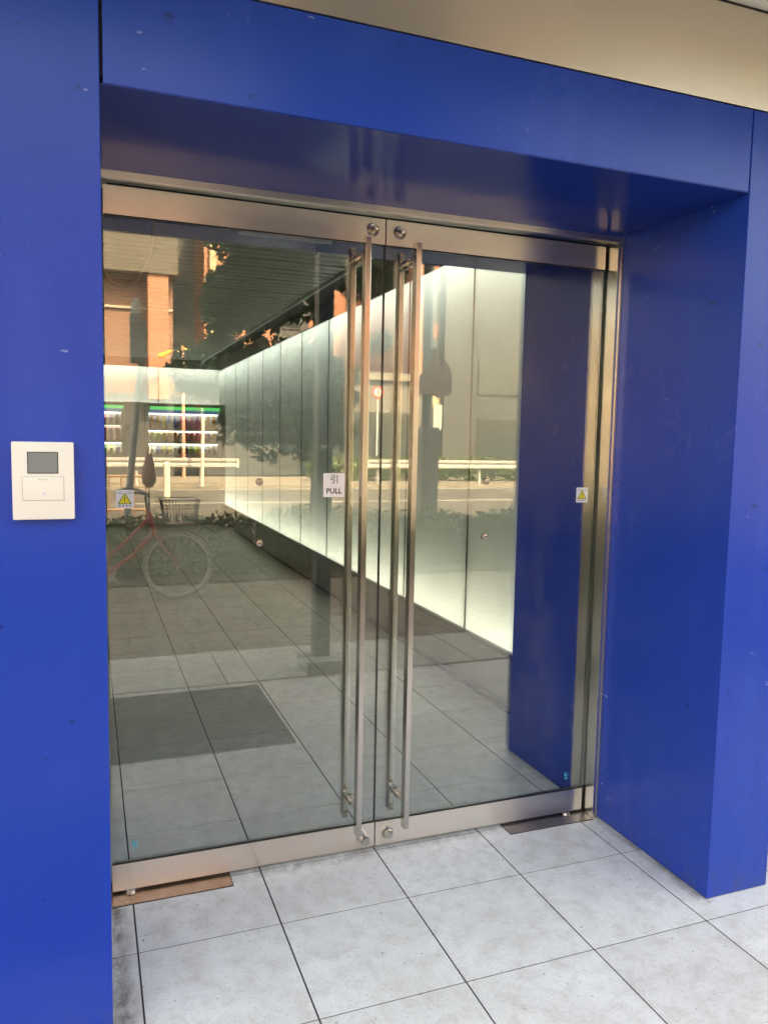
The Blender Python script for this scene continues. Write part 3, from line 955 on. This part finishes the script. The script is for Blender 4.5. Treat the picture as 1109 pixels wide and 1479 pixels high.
part(MB().box(-0.465, -0.453, 0.485, 0.515, 2.385, 2.4095), 'end_cap', M['alu'], ls)
part(MB().tube([(-0.135, 0.5, 2.387), (-0.134, 0.5, 2.36), (-0.136, 0.5, 2.335)], 0.0022, 6), 'pull_cord', M['black'], ls)

# ------------------------------------------------------------------ things in front of the doors, seen in the glass
tag(MB().box(-1.95, -0.025, -2.025, -1.035, 0.0005, 0.008, 0.003).obj('door_mat', M['mat']), 'dark grey door mat lying on the tiles, reflected in the left glass leaf', 'mat')
po = empty('street_post', 'grey square post on a low plinth, reflected beside the left door handle', 'post', (0.48, -2.4, 0))
part(MB().box(0.335, 0.615, -2.42, -2.14, 0.0, 0.085, 0.004), 'plinth', M['greywall'], po)
part(MB().box(0.425, 0.530, -2.38, -2.27, 0.085, 3.4, 0.003), 'shaft', pmat('slate_paint', (0.06, 0.075, 0.095), 0.4), po)

# bicycle (the front wheel points to +x)
def bicycle(x, y):
    b = empty('bicycle', 'red city bicycle with a wire front basket, reflected low in the left glass leaf', 'bicycle', (x - 0.5, y, 0))
    r = 0.335
    F, Rr = Vector((x, y, r)), Vector((x - 1.08, y, r))
    for c in (F, Rr):
        w = part(MB().torus(c, (0, 1, 0), r - 0.017, 0.017, 48, 8), 'wheel', M['tyre'], b, True)
        MB().torus(c, (0, 1, 0), r - 0.040, 0.011, 48, 6).obj('rim', M['rim'], w, True)
        sp = MB()
        for k in range(20):
            a = 2 * math.pi * k / 20
            sp.cyl((c.x, y + (0.02 if k % 2 else -0.02), c.z), (c.x + (r - 0.04) * math.cos(a), y, c.z + (r - 0.04) * math.sin(a)), 0.0014, n=4)
        sp.cyl((c.x, y - 0.04, c.z), (c.x, y + 0.04, c.z), 0.018, n=12)
        sp.obj('spokes', M['rim'], w)
    hb, ht = Vector((x - 0.22, y, 0.66)), Vector((x - 0.27, y, 0.86))
    bb, st = Vector((x - 0.66, y, 0.27)), Vector((x - 0.80, y, 0.72))
    f = MB()
    f.tube([hb, Vector((x - 0.42, y, 0.44)), bb], 0.021, 10)
    f.tube([ht - Vector((0, 0, 0.06)), Vector((x - 0.47, y, 0.58)), bb + Vector((-0.04, 0, 0.12))], 0.017, 10)
    f.cyl(hb, ht, 0.024, n=12)
    f.cyl(bb, st, 0.019, n=12)
    for s in (-0.05, 0.05):
        f.tube([bb + Vector((0, s * 0.6, 0)), Rr + Vector((0, s, 0))], 0.010, 8)
        f.tube([st + Vector((0, s * 0.4, -0.08)), Rr + Vector((0, s, 0))], 0.009, 8)
    part(f, 'frame', M['red'], b, True)
    fk = MB()
    for s in (-0.05, 0.05):
        fk.tube([hb, hb + Vector((0.03, s, -0.06)), Vector((x - 0.06, y + s, r + 0.10)), F + Vector((0, s, 0))], 0.012, 8)
    part(fk, 'fork', M['red'], b, True)
    for c, a0, a1 in ((F, 20, 150), (Rr, 30, 200)):
        part(MB().tube([(c.x + (r + 0.02) * math.cos(a), y, c.z + (r + 0.02) * math.sin(a)) for a in np.linspace(R(a0), R(a1), 16)], 0.018, 6), 'mudguard', M['wire'], b, True)
    hbar = MB()
    hbar.cyl(ht, ht + Vector((-0.03, 0, 0.14)), 0.013, n=10)
    top = ht + Vector((-0.03, 0, 0.14))
    hbar.tube(smooth_pts([top + Vector((-0.20, -0.29, 0.06)), top + Vector((-0.08, -0.26, 0.06)), top + Vector((0.03, -0.10, 0.02)), top, top + Vector((0.03, 0.10, 0.02)), top + Vector((-0.08, 0.26, 0.06)), top + Vector((-0.20, 0.29, 0.06))]), 0.011, 8)
    part(hbar, 'handlebar', M['wire'], b, True)
    bk = MB()
    x0, x1, z0, z1 = x - 0.16, x + 0.19, 0.74, 0.98
    for z, d in ((z0, 0.04), (z0 + 0.08, 0.026), (z0 + 0.16, 0.013), (z1, 0.0)):
        q = [(x0 + d, y - 0.18 + d, z), (x1 - d, y - 0.18 + d, z), (x1 - d, y + 0.18 - d, z), (x0 + d, y + 0.18 - d, z)]
        bk.tube(q, 0.005 if z == z1 else 0.003, 5, True)
    for k in range(12):
        t = k / 11
        for yy, dd in ((y - 0.18, 0.04), (y + 0.18, -0.04)):
            bk.cyl((x0 + 0.04 + t * (x1 - x0 - 0.08), yy + dd, z0), (x0 + t * (x1 - x0), yy, z1), 0.0022, n=4)
    for k in range(9):
        t = k / 8
        for xx, dd in ((x0, 0.04), (x1, -0.04)):
            bk.cyl((xx + dd, y - 0.14 + t * 0.28, z0), (xx, y - 0.18 + t * 0.36, z1), 0.0022, n=4)
    bk.box(x0 + 0.04, x1 - 0.04, y - 0.14, y + 0.14, z0 - 0.003, z0 + 0.003)
    part(bk, 'basket', M['wire'], b)
    sd = MB()
    sd.tube([st + Vector((-0.12, 0, 0.05)), st + Vector((-0.06, 0, 0.07)), st + Vector((0.06, 0, 0.06)), st + Vector((0.14, 0, 0.05))], [0.07, 0.10, 0.06, 0.03], 10)
    part(sd, 'saddle', M['black'], b, True)
    cr = MB()
    cr.cyl(bb + Vector((0, -0.06, 0)), bb + Vector((0, 0.06, 0)), 0.02, n=10)
    cr.lathe([(0.09, -0.003), (0.09, 0.003)], bb + Vector((0, -0.05, 0)), (0, 1, 0), 24)
    cr.tube([bb + Vector((0, -0.07, 0)), bb + Vector((0.12, -0.08, -0.10))], 0.010, 6)
    cr.tube([bb + Vector((0, 0.07, 0)), bb + Vector((-0.12, 0.08, 0.10))], 0.010, 6)
    part(cr, 'crank', M['rim'], b, True)
    part(MB().tube([Rr + Vector((0, 0.06, 0)), Rr + Vector((-0.08, 0.16, -r + 0.006))], 0.008, 6), 'kickstand', M['rim'], b)
    return b
bicycle(-0.22, -4.88)

# leaf clouds
def leaves(name, mat, centers, radii, n, size, parent=None):
    c = np.asarray(centers, float)
    rd = np.asarray(radii, float)
    w = rd[:, 0] * rd[:, 1] * rd[:, 2]
    idx = rng.choice(len(c), n, p=w / w.sum())
    d = rng.normal(size=(n, 3))
    d /= np.linalg.norm(d, axis=1)[:, None]
    p = c[idx] + d * rd[idx] * (rng.uniform(0.25, 1, (n, 1)) ** 0.45)
    a = rng.normal(size=(n, 3)); a /= np.linalg.norm(a, axis=1)[:, None]
    b = np.cross(a, rng.normal(size=(n, 3))); b /= np.linalg.norm(b, axis=1)[:, None]
    s = size * rng.uniform(0.6, 1.3, (n, 1))
    v = np.empty((n, 4, 3))
    v[:, 0] = p - a * s; v[:, 1] = p + b * s * 0.5; v[:, 2] = p + a * s; v[:, 3] = p - b * s * 0.5
    me = bpy.data.meshes.new(name)
    me.from_pydata(v.reshape(-1, 3).tolist(), [], np.arange(4 * n).reshape(n, 4).tolist())
    me.materials.append(mat)
    return link(name, me, parent)

def hedge(x0, x1, y0, y1, z0, z1, n, mat, label, size=0.05):
    h = empty('hedge', label, 'hedge', ((x0 + x1) / 2, (y0 + y1) / 2, z0))
    k = max(3, int((x1 - x0) / 0.35))
    cs = [(x0 + (x1 - x0) * (i + 0.5) / k, random.uniform(y0 + 0.2, y1 - 0.2), (z0 + z1) / 2 + random.uniform(-0.07, 0.05)) for i in range(k)]
    rs = [(0.42 * random.uniform(0.8, 1.2), (y1 - y0) * 0.45, (z1 - z0) * 0.52) for i in range(k)]
    o = leaves('foliage', mat, cs, rs, n, size, h)
    o.matrix_parent_inverse = Matrix.Translation(-Vector(h.location))
    for c in cs:
        part(MB().tube([(c[0], c[1], z0), (c[0] + 0.05, c[1], z0 + (z1 - z0) * 0.6)], [0.02, 0.01], 6), 'stem', M['bark'], h)
hedge(-6.5, 2.4, -6.6, -5.75, 0.02, 0.74, 26000, M['leafd'], 'dark low hedge reflected behind the bicycle', 0.035)
hedge(2.4, 6.5, -6.6, -5.75, 0.02, 0.74, 13000, M['leafd'], 'dark low hedge reflected between the two door handles', 0.035)
hedge(6.6, 16.0, -25.3, -24.3, 0.0, 0.95, 6000, M['leafl'], 'sunlit hedge across the street reflected right of the PULL sticker', 0.09)

def tree(x, y, h, r, crown, label, mat, n, lean=0.0, trunk_r=0.12, size=0.10):
    t = empty('street_tree', label, 'tree', (x, y, 0), 'street trees reflected in the glass')
    tk = MB()
    pts = smooth_pts([(x, y, 0.0), (x + lean * 0.2, y, 0.4), (x + lean * 0.5, y + 0.03, h * 0.35), (x + lean, y - 0.05, h * 0.7)], 4)
    rad = list(np.linspace(trunk_r, trunk_r * 0.45, len(pts)))
    rad[0] = trunk_r * 1.9; rad[1] = trunk_r * 1.45; rad[2] = trunk_r * 1.2
    tk.tube(pts, rad, 10)
    for c in crown[:9]:
        z = random.uniform(0.35, 0.62) * h
        base = Vector((x + lean * 0.6, y, z))
        end = Vector((x + c[0], y + c[1], c[2]))
        midp = base.lerp(end, 0.5) + Vector((0, 0, 0.15))
        tk.tube(smooth_pts([base, midp, end], 3), [0.05, 0.045, 0.04, 0.035, 0.028, 0.02, 0.012], 6)
    part(tk, 'trunk', M['bark'], t, True)
    cs = [(x + c[0], y + c[1], c[2]) for c in crown]
    rs = [(c[3], c[3], c[3] * 0.75) for c in crown]
    o = leaves('crown', mat, cs, rs, n, size, t)
    o.matrix_parent_inverse = Matrix.Translation(-Vector(t.location))
crown = []
for i in range(46):
    crown.append((random.uniform(-1.3, 0.15), random.uniform(-0.6, 0.6), random.uniform(1.6, 3.7), random.uniform(0.18, 0.42)))
for i in range(26):
    crown.append((random.uniform(-1.25, -0.12), random.uniform(-0.5, 0.5), random.uniform(1.42, 2.3), random.uniform(0.12, 0.24)))
for i in range(10):
    crown.append((random.uniform(-0.9, 0.5), random.uniform(-0.5, 0.5), random.uniform(3.4, 4.6), random.uniform(0.3, 0.5)))
for i in range(26):
    crown.append((random.uniform(-0.7, 1.1), random.uniform(-0.6, 0.6), random.uniform(3.0, 6.2), random.uniform(0.25, 0.55)))
crown += [(0.32, 0.1, 2.05, 0.2), (0.36, 0.0, 1.72, 0.18), (0.30, -0.1, 2.4, 0.22), (0.42, 0, 1.45, 0.12), (0.75, 0.1, 2.75, 0.2)]
tree(1.52, -6.2, 5.0, 2.0, crown, 'leafy dark street tree reflected left of the door handles', M['leafd'], 40000, 0.08, size=0.055)
# leaning pole with signal box
sp_ = empty('street_pole', 'leaning grey street pole with a signal box, reflected at the left', 'pole', (-0.63, -6.85, 0))
part(MB().cyl((-0.66, -6.85, 0.0), (-0.42, -6.85, 2.45), 0.042, 0.038, 14), 'shaft', M['polegrey'], sp_, True)
bb_ = MB()
bb_.box(-0.545, -0.40, -6.95, -6.75, 2.42, 2.98, 0.02)
part(bb_, 'signal_box', M['alu'], sp_)
part(MB().lathe([(0.06, 0), (0.058, 0.09), (0.035, 0.17), (0.005, 0.19)], (-0.47, -6.85, 2.98), (0, 0, 1), 16), 'cap', M['polegrey'], sp_, True)
part(MB().box(-0.405, -0.36, -6.90, -6.80, 2.45, 2.90, 0.005), 'lens_panel', M['galv'], sp_)
# thicker pole right
tp = empty('utility_pole', 'thick dark utility pole with a box, reflected right of the door handles', 'pole', (3.0, -6.3, 0))
part(MB().cyl((3.02, -6.3, 0), (2.96, -6.3, 6.5), 0.075, 0.06, 16), 'shaft', M['alu'], tp, True)
part(MB().box(2.90, 3.13, -6.42, -6.18, 0.35, 1.75, 0.01), 'control_box', M['alu'], tp)
part(MB().prism([(2.80, 2.14), (3.02, 2.17), (3.12, 2.12), (3.28, 2.17), (3.27, 2.45), (3.20, 2.58), (3.14, 2.40), (3.09, 2.66), (3.04, 2.74), (2.98, 2.55), (2.88, 2.40), (2.81, 2.30)], -6.24, -6.17), 'sign_plate', M['cloth'], tp)
# closed umbrella
um = empty('parasol', 'closed dusky pink parasol reflected in front of the vending machine', 'parasol', (-0.36, -6.7, 0))
part(MB().lathe([(0.03, 0), (0.075, 0.06), (0.085, 0.12), (0.06, 0.28), (0.025, 0.42), (0.012, 0.46)], (-0.355, -6.7, 0.97), (0, 0, 1), 10), 'cloth', M['cloth'], um)
part(MB().cyl((-0.355, -6.7, 0), (-0.355, -6.7, 1.5), 0.009, n=8), 'stick', M['wire'], um)

# guard rails across the street
def guard(x0, x1, label):
    gr = empty('guard_rail', label, 'guard rail', ((x0 + x1) / 2, -22.8, 0), 'guard rails across the street')
    prof = [(0.0, 0.86), (-0.05, 0.84), (-0.05, 0.77), (0.0, 0.725), (0.0, 0.695), (-0.05, 0.65), (-0.05, 0.58), (0.0, 0.56)]
    bm_ = MB()
    a = [bm_.b.verts.new((x0, -22.78 - p, z)) for p, z in prof] + [bm_.b.verts.new((x0, -22.84 - p, z)) for p, z in prof[::-1]]
    c = [bm_.b.verts.new((x1, v.co.y, v.co.z)) for v in a]
    k = len(a)
    for i in range(k):
        bm_.b.faces.new((a[i], a[(i + 1) % k], c[(i + 1) % k], c[i]))
    bm_.b.faces.new(a[::-1]); bm_.b.faces.new(c)
    for e in (x0, x1):
        bm_.cyl((e, -22.80, 0.56), (e, -22.80, 0.86), 0.07, n=12)
    part(bm_, 'beam', M['galv'], gr)
    x = x0 + 0.4
    while x < x1:
        part(MB().cyl((x, -22.9, 0), (x, -22.9, 0.80), 0.057, n=12), 'post', M['galv'], gr, True)
        x += 2.0
guard(-14, 3.55, 'white guard rail across the street, reflected in front of the vending machine')
guard(8.1, 20.0, 'white guard rail across the street, reflected between and right of the handles')
# salmon/white poles
wp = empty('street_pole', 'thin white pole reflected across the vending machine', 'pole', (2.25, -21.6, 0))
part(MB().cyl((2.30, -21.9, 0), (2.34, -21.9, 2.95), 0.055, n=12), 'shaft', M['polewhite'], wp, True)
part(MB().cyl((2.34, -21.9, 2.95), (2.34, -21.9, 3.15), 0.07, 0.03, n=12), 'cap', M['polewhite'], wp, True)
yl = empty('street_lamp', 'salmon street lamp with three yellow arms, reflected under the ceiling', 'street lamp', (2.2, -26.5, 0))
part(MB().cyl((2.26, -26.5, 0), (2.24, -26.5, 4.75), 0.07, 0.06, 12), 'shaft', M['polepink'], yl, True)
for p0, p1 in (((1.85, 4.62), (1.42, 4.38)), ((2.20, 4.78), (2.48, 4.55)), ((2.50, 4.70), (3.00, 4.32))):
    part(MB().tube([(p0[0], -26.5, p0[1]), ((p0[0] + p1[0]) / 2, -26.5, (p0[1] + p1[1]) / 2 - 0.02), (p1[0], -26.5, p1[1])], [0.035, 0.075, 0.10], 10), 'lamp_arm', M['lampyel'], yl, True)
    part(MB().cyl((2.24, -26.5, 4.55), (p0[0], -26.5, p0[1]), 0.02, n=6), 'bracket', M['polepink'], yl)
rs_ = empty('road_sign', 'round red sign on a thin post reflected between the handles', 'road sign', (9.9, -26.8, 0))
part(MB().cyl((9.9, -26.85, 0), (9.9, -26.85, 3.7), 0.035, n=10), 'post', M['polegrey'], rs_, True)
part(MB().lathe([(0.25, 0), (0.25, 0.012)], (9.9, -26.80, 3.45), (0, 1, 0), 28), 'disc', M['redsign'], rs_)
part(MB().lathe([(0.17, 0), (0.17, 0.004)], (9.9, -26.788, 3.45), (0, 1, 0), 28), 'field', M['paper'], rs_)
part(MB().prism([(9.86, 3.56), (9.94, 3.56), (9.94, 3.34), (9.86, 3.34)], -26.784, -26.780), 'bar', M['redsign'], rs_)
bl = empty('bollard', 'white bollard reflected beside the leaning pole', 'bollard', (0.95, -17.0, 0))
part(MB().cyl((0.93, -18.6, -0.1), (0.93, -18.6, 0.80), 0.085, n=16), 'shaft', M['polewhite'], bl, True)
part(MB().lathe([(0.095, 0), (0.09, 0.05), (0.04, 0.08)], (0.93, -18.6, 0.8), (0, 0, 1), 16), 'cap', M['polewhite'], bl, True)
rl = empty('railing', 'brown metal railing reflected at the left edge of the glass', 'railing', (-0.8, -14, 0))
rb = MB()
for z in (0.72, 0.02):
    rb.cyl((-1.9, -14.2, z), (0.15, -14.2, z), 0.028, n=8)
part(rb, 'rail', M['railbrown'], rl)
for k in range(9):
    part(MB().cyl((-1.85 + 0.245 * k, -14.2, -0.1), (-1.85 + 0.245 * k, -14.2, 0.72), 0.017, n=8), 'baluster', M['railbrown'], rl)

# buildings across the street
def bldg(label, x0, x1, yf, yb_, h, wall, rows=(), cornice=None, extra=None):
    b = empty('building', label, 'building', ((x0 + x1) / 2, (yf + yb_) / 2, 0), 'buildings across the street')
    part(MB().box(x0, x1, yb_, yf, 0, h), 'wall', wall, b)
    for (wx, ww, wz, wh) in rows:
        f = part(MB().box(wx, wx + ww, yf - 0.01, yf + 0.05, wz, wz + wh), 'window', M['slate'], b)
        MB().box(wx + 0.06, wx + ww - 0.06, yf + 0.05, yf + 0.06, wz + 0.06, wz + wh - 0.06).obj('pane', M['window'], f).matrix_parent_inverse = Matrix()
    if cornice:
        for z in cornice:
            part(MB().box(x0 - 0.05, x1 + 0.05, yf, yf + 0.18, z, z + 0.22), 'cornice', M['farpave'], b)
    return b
YB = -28.0
b1 = bldg('salmon tiled apartment block reflected at the upper left of the glass', -14, 2.05, YB, -42, 7.4, M['salmon_shaded'],
          [(-11 + 2.6 * i, 1.2, 3.6 + 2.4 * k, 1.4) for i in range(4) for k in range(2)])
part(MB().box(1.10, 1.82, YB, YB + 0.8, 2.9, 7.4), 'pilaster', M['salmon'], b1)
part(MB().box(-14, 2.05, YB, YB + 0.10, 6.2, 6.28), 'joint_band', M['beige'], b1)
part(MB().box(-14, 2.05, YB, YB + 0.12, 0, 3.1), 'base_storey', M['slate'], b1)  # ground floor in dark slate: the shade on the shops is colour
part(MB().box(-14.2, 2.15, -42, YB + 0.9, 7.4, 11.5), 'upper_storeys', M['brown'], b1)
b2 = bldg('dark slate office block reflected behind the yellow lamp arms', 2.05, 3.35, YB - 4, -42, 11.8, M['slate'], [(2.2, 1.0, 1.0 + 2.6 * k, 2.0) for k in range(3)])
part(MB().box(2.1, 3.3, YB - 4, YB - 3.6, 3.2, 4.6), 'sign_band', M['beige'], b2)
b3 = bldg('salmon and cream building reflected through the tree crown', 3.35, 6.2, YB - 1, -42, 11.2, M['salmon'], [(4.6, 0.9, 3.6 + 2.4 * k, 1.5) for k in range(2)])
part(MB().box(3.55, 3.80, YB - 1, YB - 0.8, 0, 11.2), 'cream_strip', M['cream'], b3)
part(MB().box(3.35, 6.2, YB - 1, YB - 0.75, 0, 3.1), 'base_storey', M['slate'], b3)  # dark slate here too stands in for shopfronts in shade
b3b = bldg('charcoal building reflected behind the street tree trunk', 6.2, 7.6, YB - 1, -42, 11, M['slate'], [(6.5, 0.8, 3.8 + 2.2 * k, 1.6) for k in range(2)])
b4 = bldg('low grey shopfront with a cornice, reflected between the handles', 7.6, 12.35, YB, -36, 4.35, M['concrete'],
          [(8.1, 1.6, 0.5, 2.2), (10.0, 1.9, 0.5, 2.2)], [4.02])
b5 = bldg('tall salmon block behind the grey shopfront', 7.55, 18.0, -36.5, -48, 12, M['salmon'], [(9.0, 0.8, 5 + 2.6 * k, 1.4) for k in range(2)])
b6 = bldg('narrow building with cream ground floor and orange upper floors reflected right of the handles', 12.4, 13.35, YB - 0.5, -40, 10.5, M['salmon'],
          [(12.95, 0.35, 5.2, 0.8), (12.95, 0.35, 6.6, 1.4)])
part(MB().box(12.4, 13.35, YB - 0.5, YB - 0.3, 0, 3.95), 'cream_storey', M['cream'], b6)
part(MB().box(12.9, 13.3, YB - 0.3, YB + 0.0, 2.0, 3.1), 'shop_sign', M['alu'], b6)
b7 = bldg('dark shop building with balcony rails reflected in the right-hand leaf', 13.36, 19.2, YB, -40, 10.5, M['slate'], [(15.0, 3.2, 0.3, 2.3), (15.0, 3.2, 3.6, 1.6)])
part(MB().box(18.1, 18.55, YB, YB + 0.3, 0, 7.4), 'pillar', M['cream'], b7)
b8 = bldg('long grey building reflected at the far right of the glass', 19.3, 40, YB, -42, 7, M['concrete'], [(20 + 3 * i, 1.8, 1.2 + 3.0 * k, 1.6) for i in range(6) for k in range(2)])
b9 = bldg('beige building beyond the salmon block on the left', -40, -14.1, YB, -42, 7.5, M['beige'], [(-38 + 3 * i, 1.8, 1.2 + 3.0 * k, 1.6) for i in range(7) for k in range(2)])
